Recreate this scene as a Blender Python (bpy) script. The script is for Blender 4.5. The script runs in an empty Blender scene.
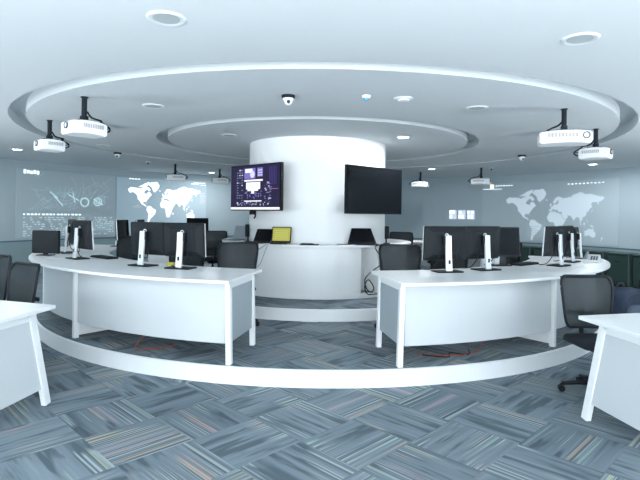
import bpy, bmesh, math, random
from mathutils import Vector, Matrix
random.seed(7)
R = math.radians
SC = bpy.context.scene
COL = SC.collection
CY = 8.4                      # the round plan is centred on (0, CY); the camera stands at (0, 0)
EYE = 1.47
CEIL = 2.62
WALL_R = 7.4

# ------------------------------------------------------------------ camera, world, exposure
cd = bpy.data.cameras.new('camera'); cam = bpy.data.objects.new('camera', cd); COL.objects.link(cam)
cam.location = (0, 0, EYE); cam.rotation_euler = (R(90), R(-0.72), 0)
cd.sensor_width = 36; cd.lens = 36 * 500 / 640; cd.shift_y = -25 / 640; cd.clip_start = 0.05
SC.camera = cam
w = bpy.data.worlds.new('World'); SC.world = w; w.use_nodes = True
w.node_tree.nodes['Background'].inputs[0].default_value = (0.90, 0.96, 1.0, 1)
w.node_tree.nodes['Background'].inputs[1].default_value = 9.4
SC.view_settings.view_transform = 'Standard'; SC.view_settings.look = 'None'
SC.view_settings.gamma = 1; SC.view_settings.use_curve_mapping = False
SC.view_settings.exposure = 0.36
SC.cycles.max_bounces = 10; SC.cycles.diffuse_bounces = 6
SC.cycles.transparent_max_bounces = 12
SC.cycles.sample_clamp_indirect = 6
FILL_WIN = [(-5.8, 2.5), (-2.9, 2.5), (0, 2.5), (2.9, 2.5), (5.8, 2.5)]
REAR_Y = -1.6
UPW = 155            # watts of each uplighter added to brighten the ceiling
for wx, ww in FILL_WIN:            # portals only guide world light through the added, unseen window openings
    ld = bpy.data.lights.new('window_portal', 'AREA'); ld.shape = 'RECTANGLE'; ld.size = ww; ld.size_y = 2.1
    ld.cycles.is_portal = True
    lo = bpy.data.objects.new('window_portal', ld); COL.objects.link(lo)
    lo.location = (wx, REAR_Y - 0.11, 1.40); lo.rotation_euler = (R(90), 0, 0)

# ------------------------------------------------------------------ materials
def mat(name, col, rough=0.5, metal=0.0, spec=0.5, alpha=1.0, noise=0.0, nscale=30.0, bump=0.0, emit=None, estr=0.0):
    m = bpy.data.materials.new(name); m.use_nodes = True
    nt = m.node_tree; b = nt.nodes['Principled BSDF']
    b.inputs['Base Color'].default_value = (*col, 1)
    b.inputs['Roughness'].default_value = rough
    b.inputs['Metallic'].default_value = metal
    b.inputs['Specular IOR Level'].default_value = spec
    b.inputs['Alpha'].default_value = alpha
    if emit:
        b.inputs['Emission Color'].default_value = (*emit, 1); b.inputs['Emission Strength'].default_value = estr
    if noise or bump:
        tc = nt.nodes.new('ShaderNodeTexCoord'); n = nt.nodes.new('ShaderNodeTexNoise')
        n.inputs['Scale'].default_value = nscale; n.inputs['Detail'].default_value = 4
        nt.links.new(tc.outputs['Object'], n.inputs['Vector'])
        if noise:
            mx = nt.nodes.new('ShaderNodeMix'); mx.data_type = 'RGBA'
            mx.inputs[6].default_value = (*[c * (1 - noise) for c in col], 1)
            mx.inputs[7].default_value = (*[min(1, c * (1 + noise)) for c in col], 1)
            nt.links.new(n.outputs['Fac'], mx.inputs[0]); nt.links.new(mx.outputs[2], b.inputs['Base Color'])
        if bump:
            bp = nt.nodes.new('ShaderNodeBump'); bp.inputs['Strength'].default_value = bump; bp.inputs['Distance'].default_value = 0.002
            nt.links.new(n.outputs['Fac'], bp.inputs['Height']); nt.links.new(bp.outputs['Normal'], b.inputs['Normal'])
    return m

def emis(name, col, strength):
    return mat(name, (0.01, 0.01, 0.01), 0.4, spec=0.1, emit=col, estr=strength)

def mesh_fabric(name, col, through):
    m = bpy.data.materials.new(name); m.use_nodes = True; nt = m.node_tree
    b = nt.nodes['Principled BSDF']; b.inputs['Base Color'].default_value = (*col, 1); b.inputs['Roughness'].default_value = 0.7
    tr = nt.nodes.new('ShaderNodeBsdfTransparent'); mx = nt.nodes.new('ShaderNodeMixShader'); mx.inputs[0].default_value = through
    o = nt.nodes['Material Output']
    nt.links.new(b.outputs[0], mx.inputs[1]); nt.links.new(tr.outputs[0], mx.inputs[2]); nt.links.new(mx.outputs[0], o.inputs[0])
    return m

def carpet(name):
    """streaked carpet tile: streaks run along the tile's own y axis, each tile with its own offset"""
    m = bpy.data.materials.new(name); m.use_nodes = True; nt = m.node_tree; L = nt.links; N = nt.nodes.new
    b = nt.nodes['Principled BSDF']; b.inputs['Roughness'].default_value = 0.95; b.inputs['Specular IOR Level'].default_value = 0.1
    tc = N('ShaderNodeTexCoord'); oi = N('ShaderNodeObjectInfo')
    rv = N('ShaderNodeVectorMath'); rv.operation = 'SCALE'; rv.inputs[0].default_value = (37, 91, 13); L.new(oi.outputs['Random'], rv.inputs['Scale'])
    def noise(sx, sy, detail, scale=1.0):
        mp = N('ShaderNodeVectorMath'); mp.operation = 'MULTIPLY'; mp.inputs[1].default_value = (sx, sy, 0); L.new(tc.outputs['Object'], mp.inputs[0])
        ad = N('ShaderNodeVectorMath'); ad.operation = 'ADD'; L.new(mp.outputs[0], ad.inputs[0]); L.new(rv.outputs[0], ad.inputs[1])
        n = N('ShaderNodeTexNoise'); n.inputs['Scale'].default_value = scale; n.inputs['Detail'].default_value = detail; L.new(ad.outputs[0], n.inputs['Vector'])
        return n.outputs['Fac'], n.outputs['Color']
    def ramp(f, stops):
        r = N('ShaderNodeValToRGB'); e = r.color_ramp.elements
        while len(e) < len(stops): e.new(0.5)
        for k, (p, c) in enumerate(stops): e[k].position = p; e[k].color = (*c, 1)
        L.new(f, r.inputs[0]); return r.outputs[0]
    def mix(f, a, c, mode='MIX'):
        x = N('ShaderNodeMix'); x.data_type = 'RGBA'; x.blend_type = mode
        if isinstance(f, float): x.inputs[0].default_value = f
        else: L.new(f, x.inputs[0])
        L.new(a, x.inputs[6])
        if isinstance(c, tuple): x.inputs[7].default_value = (*c, 1)
        else: L.new(c, x.inputs[7])
        return x.outputs[2]
    def mul(a, c):
        x = N('ShaderNodeMath'); x.operation = 'MULTIPLY'; L.new(a, x.inputs[0]); L.new(c, x.inputs[1]); return x.outputs[0]
    f1, _ = noise(20, 1.0, 3)                                  # soft bands
    base = ramp(f1, [(0.30, (0.112, 0.145, 0.172)), (0.45, (0.160, 0.197, 0.226)), (0.58, (0.183, 0.221, 0.250)), (0.74, (0.222, 0.262, 0.290))])
    f3, _ = noise(3.2, 1.3, 0)                                 # the part of a tile that carries the fine streaks
    zone = ramp(f3, [(0.46, (0, 0, 0)), (0.55, (1, 1, 1))])
    f2, _ = noise(70, 0.6, 1)
    fine = ramp(f2, [(0.54, (0, 0, 0)), (0.60, (0.9, 0.9, 0.9))])
    c = mix(mul(fine, zone), base, (0.35, 0.395, 0.395))
    fd, _ = noise(78, 0.7, 1)                                  # dark thin lines beside the pale ones
    dl = ramp(fd, [(0.57, (0, 0, 0)), (0.63, (0.8, 0.8, 0.8))])
    c = mix(mul(dl, zone), c, (0.075, 0.098, 0.113))
    f4, colr = noise(46, 0.45, 0)                              # a few coloured yarns
    acc = ramp(f4, [(0.66, (0, 0, 0)), (0.69, (0.65, 0.65, 0.65))])
    f5, _ = noise(9, 0.5, 0)
    hue = ramp(f5, [(0.36, (0.28, 0.40, 0.33)), (0.46, (0.40, 0.43, 0.24)), (0.56, (0.52, 0.33, 0.21)), (0.66, (0.42, 0.31, 0.36))])
    c = mix(mul(acc, zone), c, hue)
    f6, _ = noise(16, 1.8, 3)                                  # dark ragged wedges
    f7, _ = noise(1.7, 1.7, 0)
    dk = ramp(f6, [(0.38, (1, 1, 1)), (0.48, (0, 0, 0))]); dz = ramp(f7, [(0.44, (1, 1, 1)), (0.54, (0, 0, 0))])
    c = mix(mul(dk, dz), c, (0.085, 0.112, 0.131))
    tone = ramp(oi.outputs['Random'], [(0.0, (0.80, 0.82, 0.84)), (0.5, (0.98, 0.98, 0.98)), (1.0, (1.12, 1.12, 1.12))])
    c = mix(1.0, c, tone, 'MULTIPLY')
    L.new(c, b.inputs['Base Color'])
    fb, _ = noise(300, 300, 2); bp = N('ShaderNodeBump'); bp.inputs['Strength'].default_value = 0.3; bp.inputs['Distance'].default_value = 0.002
    L.new(fb, bp.inputs['Height']); L.new(bp.outputs['Normal'], b.inputs['Normal'])
    return m

M = {
 'ceiling': mat('ceiling_paint', (0.615, 0.660, 0.685), 0.9, noise=0.01, nscale=3),
 'wall': mat('wall_paint', (0.40, 0.485, 0.525), 0.85, noise=0.02, nscale=2),
 'wall_low': mat('wall_paint_lower', (0.26, 0.36, 0.38), 0.8, noise=0.03, nscale=2),
 'rail': mat('dark_rail', (0.10, 0.15, 0.20), 0.5),
 'column': mat('column_paint', (0.93, 0.93, 0.93), 0.6),
 'riser': mat('white_riser', (0.95, 0.95, 0.95), 0.45),
 'carpet': carpet('carpet_tile'),
 'white': mat('white_laminate', (0.93, 0.93, 0.93), 0.35, noise=0.01, nscale=8),
 'leg': mat('white_powder_coat', (0.93, 0.93, 0.93), 0.4),
 'panel': mat('pale_grey_panel', (0.64, 0.66, 0.675), 0.45, noise=0.015, nscale=4),
 'side': mat('blue_grey_panel', (0.36, 0.41, 0.44), 0.5, noise=0.02, nscale=5),
 'edge': mat('table_edge', (0.72, 0.74, 0.75), 0.4),
 'black': mat('black_plastic', (0.010, 0.012, 0.015), 0.5, spec=0.2),
 'casing': mat('charcoal_casing', (0.010, 0.013, 0.016), 0.5, spec=0.18),
 'screen': mat('dark_glass_screen', (0.006, 0.007, 0.009), 0.15, spec=0.2),
 'silver': mat('silver_metal', (0.78, 0.80, 0.82), 0.35, 0.3),
 'frame': mat('chair_frame_plastic', (0.012, 0.015, 0.019), 0.5, spec=0.2),
 'mesh': mesh_fabric('chair_mesh', (0.013, 0.019, 0.023), 0.09),
 'seat': mat('seat_fabric', (0.016, 0.020, 0.025), 0.9, spec=0.2, noise=0.2, nscale=80),
 'projector': mat('projector_shell', (0.88, 0.89, 0.90), 0.4),
 'vent': mat('vent_grille', (0.50, 0.47, 0.48), 0.6),
 'lens': mat('lens_glass', (0.05, 0.06, 0.07), 0.1),
 'pole': mat('dark_mount', (0.010, 0.016, 0.022), 0.5, spec=0.2),
 'grey': mat('grey_plastic', (0.22, 0.26, 0.29), 0.5),
 'lampoff': mat('unlit_diffuser', (0.42, 0.47, 0.49), 0.5),
 'lampon': emis('lit_diffuser', (0.92, 0.98, 1.0), 14.0),
 'trimring': mat('white_trim_ring', (0.70, 0.74, 0.76), 0.4),
 'cable': mat('black_cable', (0.012, 0.013, 0.016), 0.6, spec=0.2),
 'greycable': mat('grey_cable', (0.42, 0.44, 0.46), 0.6),
 'orange': mat('orange_cable', (0.36, 0.075, 0.05), 0.5),
 'green': mat('dark_green_cabinet', (0.014, 0.040, 0.034), 0.55, noise=0.1, nscale=6),
 'greenedge': mat('cabinet_divider', (0.07, 0.11, 0.105), 0.6),
 'bag': mat('backpack_fabric', (0.030, 0.042, 0.068), 0.85, spec=0.2, noise=0.25, nscale=40),
 'bagdark': mat('backpack_trim', (0.022, 0.028, 0.042), 0.8),
 'bagpad': mat('backpack_pocket', (0.075, 0.095, 0.14), 0.8, noise=0.2, nscale=40),
 'paper': mat('paper', (0.85, 0.86, 0.86), 0.8),
 'yellowpaper': mat('yellow_notes', (0.55, 0.50, 0.10), 0.8),
 'pane': None,
}
m = bpy.data.materials.new('window_pane'); m.use_nodes = True
nt = m.node_tree; g = nt.nodes.new('ShaderNodeBsdfTransparent'); g.inputs[0].default_value = (0.95, 0.97, 0.98, 1)
gl = nt.nodes.new('ShaderNodeBsdfGlossy'); gl.inputs['Roughness'].default_value = 0.05
mx = nt.nodes.new('ShaderNodeMixShader'); mx.inputs[0].default_value = 0.04
nt.links.new(g.outputs[0], mx.inputs[1]); nt.links.new(gl.outputs[0], mx.inputs[2]); nt.links.new(mx.outputs[0], nt.nodes['Material Output'].inputs[0])
M['pane'] = m

# ------------------------------------------------------------------ geometry helpers
def B(): return bmesh.new()

def box(bm, c, s, mtx=None):
    T = Matrix.Translation(c) @ Matrix.Diagonal((s[0], s[1], s[2], 1))
    if mtx is not None: T = mtx @ T
    bmesh.ops.create_cube(bm, size=1.0, matrix=T)

def loft(bm, rings, caps=True, closed=True):
    vs = [[bm.verts.new(p) for p in r] for r in rings]
    n = len(vs[0])
    for a, b in zip(vs[:-1], vs[1:]):
        for i in range(n if closed else n - 1):
            j = (i + 1) % n
            bm.faces.new((a[i], a[j], b[j], b[i]))
    if caps:
        bm.faces.new(list(reversed(vs[0]))); bm.faces.new(vs[-1])

def prism(bm, pts, z0, z1):
    loft(bm, [[(x, y, z0) for x, y in pts], [(x, y, z1) for x, y in pts]])

def cyl(bm, c, r, h, n=20, r2=None, axis='z'):
    r2 = r if r2 is None else r2
    def P(rr, t):
        o = []
        for i in range(n):
            a = 2 * math.pi * i / n; u, v = rr * math.cos(a), rr * math.sin(a)
            o.append({'z': (c[0] + u, c[1] + v, c[2] + t), 'y': (c[0] + u, c[1] + t, c[2] + v), 'x': (c[0] + t, c[1] + u, c[2] + v)}[axis])
        return o
    loft(bm, [P(r, -h / 2), P(r2, h / 2)])

def ball(bm, c, r, s=(1, 1, 1), n=14):
    bmesh.ops.create_uvsphere(bm, u_segments=n, v_segments=n // 2 + 2, radius=r, matrix=Matrix.Translation(c) @ Matrix.Diagonal((*s, 1)))

def tube(bm, pts, r, n=8, closed=False):
    P = [Vector(p) for p in pts]; rings = []
    up = Vector((0.13, 0.21, 0.97))
    for i, p in enumerate(P):
        if closed: t = P[(i + 1) % len(P)] - P[i - 1]
        else: t = P[min(i + 1, len(P) - 1)] - P[max(i - 1, 0)]
        t.normalize(); a = t.cross(up)
        if a.length < 0.05: a = t.cross(Vector((1, 0, 0)))
        a.normalize(); b = t.cross(a); rr = r[i] if isinstance(r, (list, tuple)) else r
        rings.append([p + rr * (math.cos(2 * math.pi * k / n) * a + math.sin(2 * math.pi * k / n) * b) for k in range(n)])
    if closed: rings.append(rings[0]); loft(bm, rings, caps=False); bmesh.ops.remove_doubles(bm, verts=bm.verts[:], dist=1e-5)
    else: loft(bm, rings)

def spline(pts, k=6):
    P = [Vector(p) for p in pts]; out = []
    for i in range(len(P) - 1):
        p0, p1, p2, p3 = P[max(i - 1, 0)], P[i], P[i + 1], P[min(i + 2, len(P) - 1)]
        for j in range(k):
            t = j / k
            out.append(0.5 * ((2 * p1) + (p2 - p0) * t + (2 * p0 - 5 * p1 + 4 * p2 - p3) * t * t + (3 * p1 - p0 - 3 * p2 + p3) * t ** 3))
    out.append(P[-1]); return out

def pol(r, a, z=0.0):
    """plan point at radius r and angle a (degrees, 0 = towards the camera, + to the right)"""
    return Vector((r * math.sin(R(a)), CY - r * math.cos(R(a)), z))

def arc(bm, r0, r1, a0, a1, z0, z1, n=24):
    """solid ring sector"""
    rings = []
    for i in range(n + 1):
        a = a0 + (a1 - a0) * i / n
        rings.append([pol(r0, a, z0), pol(r1, a, z0), pol(r1, a, z1), pol(r0, a, z1)])
    loft(bm, rings)

def lathe(bm, prof, n=96, c=(0, CY, 0), closed=False):
    rows = []
    for r, z in prof:
        rows.append([bm.verts.new((c[0] + r * math.sin(2 * math.pi * i / n), c[1] - r * math.cos(2 * math.pi * i / n), c[2] + z)) for i in range(n)])
    pairs = list(zip(rows[:-1], rows[1:])) + ([(rows[-1], rows[0])] if closed else [])
    for a, b in pairs:
        for i in range(n):
            j = (i + 1) % n; bm.faces.new((a[i], a[j], b[j], b[i]))
    return rows

def rrect(wd, ht, rad, n=5):
    o = []
    for cx, cy, a0 in ((wd / 2 - rad, ht / 2 - rad, 0), (-wd / 2 + rad, ht / 2 - rad, 90), (-wd / 2 + rad, -ht / 2 + rad, 180), (wd / 2 - rad, -ht / 2 + rad, 270)):
        for k in range(n + 1):
            a = R(a0 + 90 * k / n); o.append((cx + rad * math.cos(a), cy + rad * math.sin(a)))
    return o

def obj(name, bm, material, parent=None, bevel=0.0, smooth=False, world=False):
    """one mesh object; with world=True the bmesh is in world space and is moved into the parent's space"""
    bmesh.ops.recalc_face_normals(bm, faces=bm.faces[:])
    if world and parent is not None:
        bm.transform(base_matrix(parent).inverted())
    me = bpy.data.meshes.new(name); bm.to_mesh(me); bm.free()
    for mm in (material if isinstance(material, list) else [material]):
        me.materials.append(M[mm] if isinstance(mm, str) else mm)
    if smooth:
        for p in me.polygons: p.use_smooth = True
    o = bpy.data.objects.new(name, me); COL.objects.link(o)
    if parent is not None: o.parent = parent
    if bevel:
        b = o.modifiers.new('bevel', 'BEVEL'); b.width = bevel; b.segments = 2; b.limit_method = 'ANGLE'; b.angle_limit = R(40)
    if smooth:
        s = o.modifiers.new('ws', 'WEIGHTED_NORMAL') if False else None
    return o

def base_matrix(o):
    m = Matrix.LocRotScale(o.location, o.rotation_euler, o.scale)
    return base_matrix(o.parent) @ m if o.parent else m

def tag(o, label, cat, group=None, kind=None):
    o['label'] = label
    if cat: o['category'] = cat
    if group: o['group'] = group
    if kind: o['kind'] = kind
    return o

def thing(name, label, cat, loc=(0, 0, 0), rz=0.0, group=None):
    o = bpy.data.objects.new(name, None); COL.objects.link(o); o.empty_display_size = 0.1
    o.location = loc; o.rotation_euler = (0, 0, rz)
    return tag(o, label, cat, group)

KIDS = {}
def copy_tree(o, parent=None):
    c = o.copy(); COL.objects.link(c); c.parent = parent
    for ch in [x for x in list(bpy.data.objects) if x.parent == o]:
        copy_tree(ch, c)
    return c

def place(proto, used, loc, rz, label, group=None, scale=1.0):
    o = proto if not used else copy_tree(proto)
    used.append(1)
    o.location = loc; o.rotation_euler = (0, 0, rz); o.scale = (scale,) * 3
    o['label'] = label
    if group: o['group'] = group
    return o

def struct(name, bm, material, label, parent=None, **k):
    o = obj(name, bm, material, parent, **k); o['kind'] = 'structure'; o['label'] = label
    return o

# ------------------------------------------------------------------ the room shell
bm = B(); box(bm, (0, 6.2, -0.056), (26, 22, 0.10))
floor = struct('floor', bm, 'carpet', 'blue-grey streaked carpet tile floor around the round platform')

bm = B()
prof = [(1.05, 0, 8.4, -.05), (2.41, 0, 8.4, -.05), (2.41, .13, 8.4, -.05), (2.585, .13, 8.4, -.05), (2.585, 0, 8.4, -.05), (4.10, 0, 8.03, .02), (4.10, .13, 8.03, .02),
        (4.285, .13, 8.03, .02), (4.285, 0, 8.03, .02), (14.5, 0, 8.2, 0), (14.5, .3, 8.2, 0), (1.05, .3, 8.4, -.05)]
NR = 144; rows = []
for r_, dz, cy_, cx_ in prof:
    rows.append([bm.verts.new((cx_ + r_ * math.sin(2 * math.pi * i / NR), cy_ - r_ * math.cos(2 * math.pi * i / NR), CEIL + dz)) for i in range(NR)])
for a_, b_ in zip(rows, rows[1:] + rows[:1]):
    for i in range(NR): bm.faces.new((a_[i], a_[(i + 1) % NR], b_[(i + 1) % NR], b_[i]))
ceiling = struct('ceiling', bm, 'ceiling', 'flat white ceiling with two circular recessed grooves')

# curved back wall (half circle) made of lower wall, rail, upper wall, and top band
def wall_arc(name, z0, z1, r0, material, label, parent=None):
    bm = B(); arc(bm, r0, WALL_R + 0.25, 90, 270, z0, z1, 72)
    if parent: return obj(name, bm, material, parent, world=True)
    return struct(name, bm, material, label)
wall_back = wall_arc('wall_back', 0.0, CEIL, WALL_R, 'wall', 'curved pale grey-blue wall around the far side of the room')
wall_arc('lower_wall_cladding', 0.0, 0.78, WALL_R - 0.012, 'wall_low', '', wall_back)
wall_arc('dado_rail', 0.78, 0.81, WALL_R - 0.02, 'rail', '', wall_back)
wall_arc('top_band', 2.47, CEIL, WALL_R - 0.03, 'wall', '', wall_back)
for s, nm in ((-1, 'left'), (1, 'right')):
    bm = B(); box(bm, (s * (WALL_R + 0.125), (CY + REAR_Y) / 2, CEIL / 2), (0.25, CY - REAR_Y, CEIL))
    struct('wall_' + nm, bm, 'wall', 'plain pale side wall outside the picture, %s of the camera' % nm)
bm = B()
box(bm, (0, REAR_Y - 0.1, 0.175), (2 * WALL_R, 0.2, 0.35)); box(bm, (0, REAR_Y - 0.1, CEIL - 0.085), (2 * WALL_R, 0.2, 0.17))
ed = [-WALL_R] + [v for wx, ww in FILL_WIN for v in (wx - ww / 2, wx + ww / 2)] + [WALL_R]
for k in range(0, len(ed), 2):
    box(bm, ((ed[k] + ed[k + 1]) / 2, REAR_Y - 0.1, 1.40), (ed[k + 1] - ed[k], 0.2, 2.1))
struct('wall_rear', bm, 'wall', 'wall with a row of windows behind the camera')
for k, (wx, ww) in enumerate(FILL_WIN):  # unseen windows, added to light the room from behind the camera
    bm = B()
    for sx in (-1, 1): box(bm, (wx + sx * (ww / 2 - 0.025), REAR_Y - 0.1, 1.40), (0.05, 0.08, 2.1))
    for zz in (0.375, 2.425): box(bm, (wx, REAR_Y - 0.1, zz), (ww - 0.1, 0.08, 0.05))
    box(bm, (wx, REAR_Y - 0.1, 1.40), (0.05, 0.08, 2.0))
    f = struct('window_%d' % (k + 1), bm, 'leg', 'white framed window in the rear wall')
    bm = B(); box(bm, (wx - ww / 4, REAR_Y - 0.1, 1.40), (ww / 2 - 0.08, 0.006, 2.0)); obj('pane', bm, 'pane', f)
    bm = B(); box(bm, (wx + ww / 4, REAR_Y - 0.1, 1.40), (ww / 2 - 0.08, 0.006, 2.0)); obj('pane', bm, 'pane', f)

# round platforms
P1, P2, H1, H2 = 4.16, 2.22, 0.15, 0.30
bm = B(); lathe(bm, [(0.02, 0.0), (P1, 0.0), (P1, H1 - 0.004), (P1 - 0.004, H1), (P1 - 0.03, H1), (P1 - 0.03, H1 - 0.007), (0.02, H1 - 0.007)], 144)
plat1 = struct('platform', bm, 'riser', 'wide round raised platform with a white riser')
bm = B(); lathe(bm, [(0.02, H1), (P2, H1), (P2, H2 - 0.004), (P2 - 0.004, H2), (P2 - 0.025, H2), (P2 - 0.025, H2 - 0.007), (0.02, H2 - 0.007)], 120)
plat2 = struct('platform', bm, 'riser', 'smaller upper round platform with a white riser around the column')
bm = B(); lathe(bm, [(P2, H1 - 0.0065), (P1 - 0.031, H1 - 0.0065)], 96); o = obj('carpet_underlay', bm, 'carpet', plat1)
bm = B(); lathe(bm, [(1.0, H2 - 0.0065), (P2 - 0.026, H2 - 0.0065)], 96); o = obj('carpet_underlay', bm, 'carpet', plat2)

# carpet tiles, 50 cm, laid quarter-turned at 45 degrees
TS = 0.5
def clip(poly, circ):
    """clip a convex polygon (world plan coords) by a convex counter-clockwise polygon"""
    out = poly
    for i in range(len(circ)):
        a, b = circ[i], circ[(i + 1) % len(circ)]; src = out; out = []
        if not src: return []
        def side(p): return (b[0] - a[0]) * (p[1] - a[1]) - (b[1] - a[1]) * (p[0] - a[0])
        for k in range(len(src)):
            p, q = src[k], src[(k + 1) % len(src)]; sp, sq = side(p), side(q)
            if sp >= 0: out.append(p)
            if sp * sq < 0:
                t = sp / (sp - sq); out.append((p[0] + (q[0] - p[0]) * t, p[1] + (q[1] - p[1]) * t))
    return out
def circle(r, n=120): return [(r * math.cos(2 * math.pi * i / n), CY + r * math.sin(2 * math.pi * i / n)) for i in range(n)]
def tile_mesh(poly, z0, z1):
    bm = B(); prism(bm, poly, z0, z1); bmesh.ops.recalc_face_normals(bm, faces=bm.faces[:])
    me = bpy.data.meshes.new('carpet_tile'); bm.to_mesh(me); bm.free(); me.materials.append(M['carpet']); return me
half = TS / 2 - 0.0006
full = tile_mesh([(-half, -half), (half, -half), (half, half), (-half, half)], -0.006, 0.0)
def lay(parent, z, keep, ring=None, n=22):
    cnt = 0
    for i in range(-n, n):
        for j in range(-n, n):
            u, v = (i + 0.5) * TS, (j + 0.5) * TS; c45 = math.sqrt(0.5)
            x = -0.104 + (u - v) * c45; y = 3.245 + (u + v) * c45
            if not keep(x, y): continue
            rz = R(45) + (R(90) if (i + j) % 2 else 0)
            me = full
            if ring and math.hypot(x, y - CY) + TS * 0.72 > ring:
                ca, sa = math.cos(rz), math.sin(rz)
                wp = [(x + a * ca - b * sa, y + a * sa + b * ca) for a, b in ((-half, -half), (half, -half), (half, half), (-half, half))]
                pp = clip(wp, circle(ring))
                if len(pp) < 3: continue
                lp = [((a - x) * ca + (b - y) * sa, -(a - x) * sa + (b - y) * ca) for a, b in pp]
                cl = []
                for p in lp:
                    if not cl or (abs(p[0] - cl[-1][0]) + abs(p[1] - cl[-1][1])) > 1e-4: cl.append(p)
                if len(cl) < 3: continue
                me = tile_mesh(cl, -0.006, 0.0)
            o = bpy.data.objects.new('carpet_tile', me); COL.objects.link(o); o.parent = parent
            o.location = (x, y, z); o.rotation_euler = (0, 0, rz); cnt += 1
    return cnt
lay(floor, 0.0, lambda x, y: math.hypot(x, y - CY) > P1 - 0.2 and 1.7 < y < 6.0 and abs(x) < 0.72 * y + 1.0)
lay(plat1, H1, lambda x, y: P2 - 0.2 < math.hypot(x, y - CY) < P1 + 0.3 and y < 7.6, P1 - 0.0305)
lay(plat2, H2, lambda x, y: 1.3 < math.hypot(x, y - CY) < P2 + 0.3 and y < 8.2, P2 - 0.0255)

# column
bm = B(); lathe(bm, [(1.13, H2), (1.13, CEIL)], 96, c=(-0.05, CY, 0)); 
col = struct('column', bm, 'column', 'broad round white column rising from the counter to the ceiling', smooth=True)

# ------------------------------------------------------------------ unseen uplighters added to light the ceiling, behind and beside the camera (outside the picture)
FILL_UPL = [(-5.2, -0.5), (-2.6, -0.9), (0.0, -1.0), (2.6, -0.9), (5.2, -0.5), (-6.6, 4.4), (6.6, 4.4)]
for k, (x, y) in enumerate(FILL_UPL):
    t = thing('floor_uplighter', 'white cylindrical floor uplighter ' + ('by the rear windows' if y < 1 else 'by the side wall'), 'floor lamp', (x, y, 0), 0, 'floor uplighters')
    bm = B(); cyl(bm, (0, 0, 0.012), 0.16, 0.022, 28); obj('base', bm, 'leg', t, 0.004)
    bm = B(); lathe(bm, [(0.11, 0.0235), (0.13, 0.45), (0.12, 0.45), (0.11, 0.40), (0.0001, 0.40)], 28, c=(0, 0, 0)); obj('lamp_shade', bm, 'leg', t, smooth=True)
    ld = bpy.data.lights.new('uplighter_lamp', 'AREA'); ld.shape = 'DISK'; ld.size = 0.2; ld.energy = UPW; ld.color = (0.93, 0.97, 1.0)
    lo = bpy.data.objects.new('uplighter_lamp', ld); COL.objects.link(lo); lo.location = (x, y, 0.43); lo.rotation_euler = (R(180), 0, 0)

# ------------------------------------------------------------------ ceiling fittings
def wallz(): pass
UNLIT, LIT = [], []
def downlight_proto(lit):
    t = thing('recessed_downlight', '', 'downlight')
    bm = B(); lathe(bm, [(0.070, 0.0), (0.100, -0.012), (0.112, -0.008), (0.115, 0.0)], 28, c=(0, 0, 0)); obj('trim_ring', bm, 'trimring', t, smooth=True)
    bm = B(); cyl(bm, (0, 0, -0.003), 0.078, 0.006, 28); obj('diffuser', bm, 'lampon' if lit else 'lampoff', t)
    return t
pl, pu = downlight_proto(True), downlight_proto(False)
for x, y, lb in ((1.20, 7.28, 'lit recessed downlight in the inner ceiling disc beside the column'),
                 (2.69, 12.1, 'lit recessed downlight behind the column, above the small white projected blocks'),
                 (-5.65, 9.3, 'lit recessed downlight over the network projection at the wall'),
                 (5.77, 10.6, 'lit recessed downlight over the projected world map with grey cabinets below'),
                 (-3.05, 14.0, 'lit recessed downlight over the bright white projected world map')):
    place(pl, LIT, (x, y, CEIL), 0, lb, 'lit downlights')
    ld = bpy.data.lights.new('downlight_lamp', 'AREA'); ld.shape = 'DISK'; ld.size = 0.15; ld.energy = 26; ld.color = (0.93, 0.97, 1.0)
    lo = bpy.data.objects.new('downlight_lamp', ld); COL.objects.link(lo); lo.location = (x, y, CEIL - 0.03)
for x, y, lb in ((-0.92, 2.95, 'unlit round downlight in the outer ceiling, beside the long white groove'),
                 (1.65, 3.2, 'unlit small downlight in the outer ceiling above the white desk with the backpack'),
                 (-1.80, 5.37, 'unlit downlight between the two grooves near the white projector with its lens showing'),
                 (1.64, 5.27, 'unlit downlight between the two grooves near the smoke detector'),
                 (-1.34, 7.3, 'unlit downlight in the inner ceiling disc over the lit television'),
                 (-3.75, 8.6, 'unlit downlight beside the black and white dome over the left projectors')):
    place(pu, UNLIT, (x, y, CEIL), 0, lb, 'unlit downlights')

def dome(x, y, lb, s=1.0):
    t = thing('dome_camera', lb, 'dome camera', (x, y, CEIL), 0, 'dome cameras on the ceiling'); t.scale = (s,) * 3
    bm = B(); cyl(bm, (0, 0, -0.016), 0.062, 0.032, 24, 0.066); obj('mount', bm, 'black', t, 0.004)
    bm = B(); cyl(bm, (0, 0, -0.042), 0.048, 0.022, 24, 0.056); o = obj('housing', bm, 'projector', t, 0.003)
    bm = B(); ball(bm, (0, 0, -0.055), 0.042); obj('ball', bm, 'projector', t, smooth=True)
    bm = B(); cyl(bm, (0.005, -0.036, -0.070), 0.016, 0.02, 16, axis='y'); obj('camera_lens', bm, 'lens', t)
dome(-0.32, 4.82, 'black and white dome camera on the ceiling before the column')
dome(-3.9, 9.6, 'black and white dome camera behind the two left projectors', 1.1)
dome(3.70, 9.2, 'black and white dome camera behind the two right projectors', 1.1)
t = thing('motion_sensor', 'small white ceiling sensor with a blue face beside the smoke detector', 'sensor', (0.43, 4.8, CEIL))
bm = B(); cyl(bm, (0, 0, -0.012), 0.040, 0.024, 20, 0.048); obj('sensor_base', bm, 'projector', t, 0.003)
bm = B(); ball(bm, (0, 0, -0.026), 0.030, (1, 1, 0.8)); obj('sensor_face', bm, mat('blue_sensor', (0.12, 0.38, 0.62), 0.3), t, smooth=True)
t = thing('smoke_detector', 'flat white round smoke detector between the sensor and an unlit downlight', 'smoke detector', (0.80, 4.88, CEIL))
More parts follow.
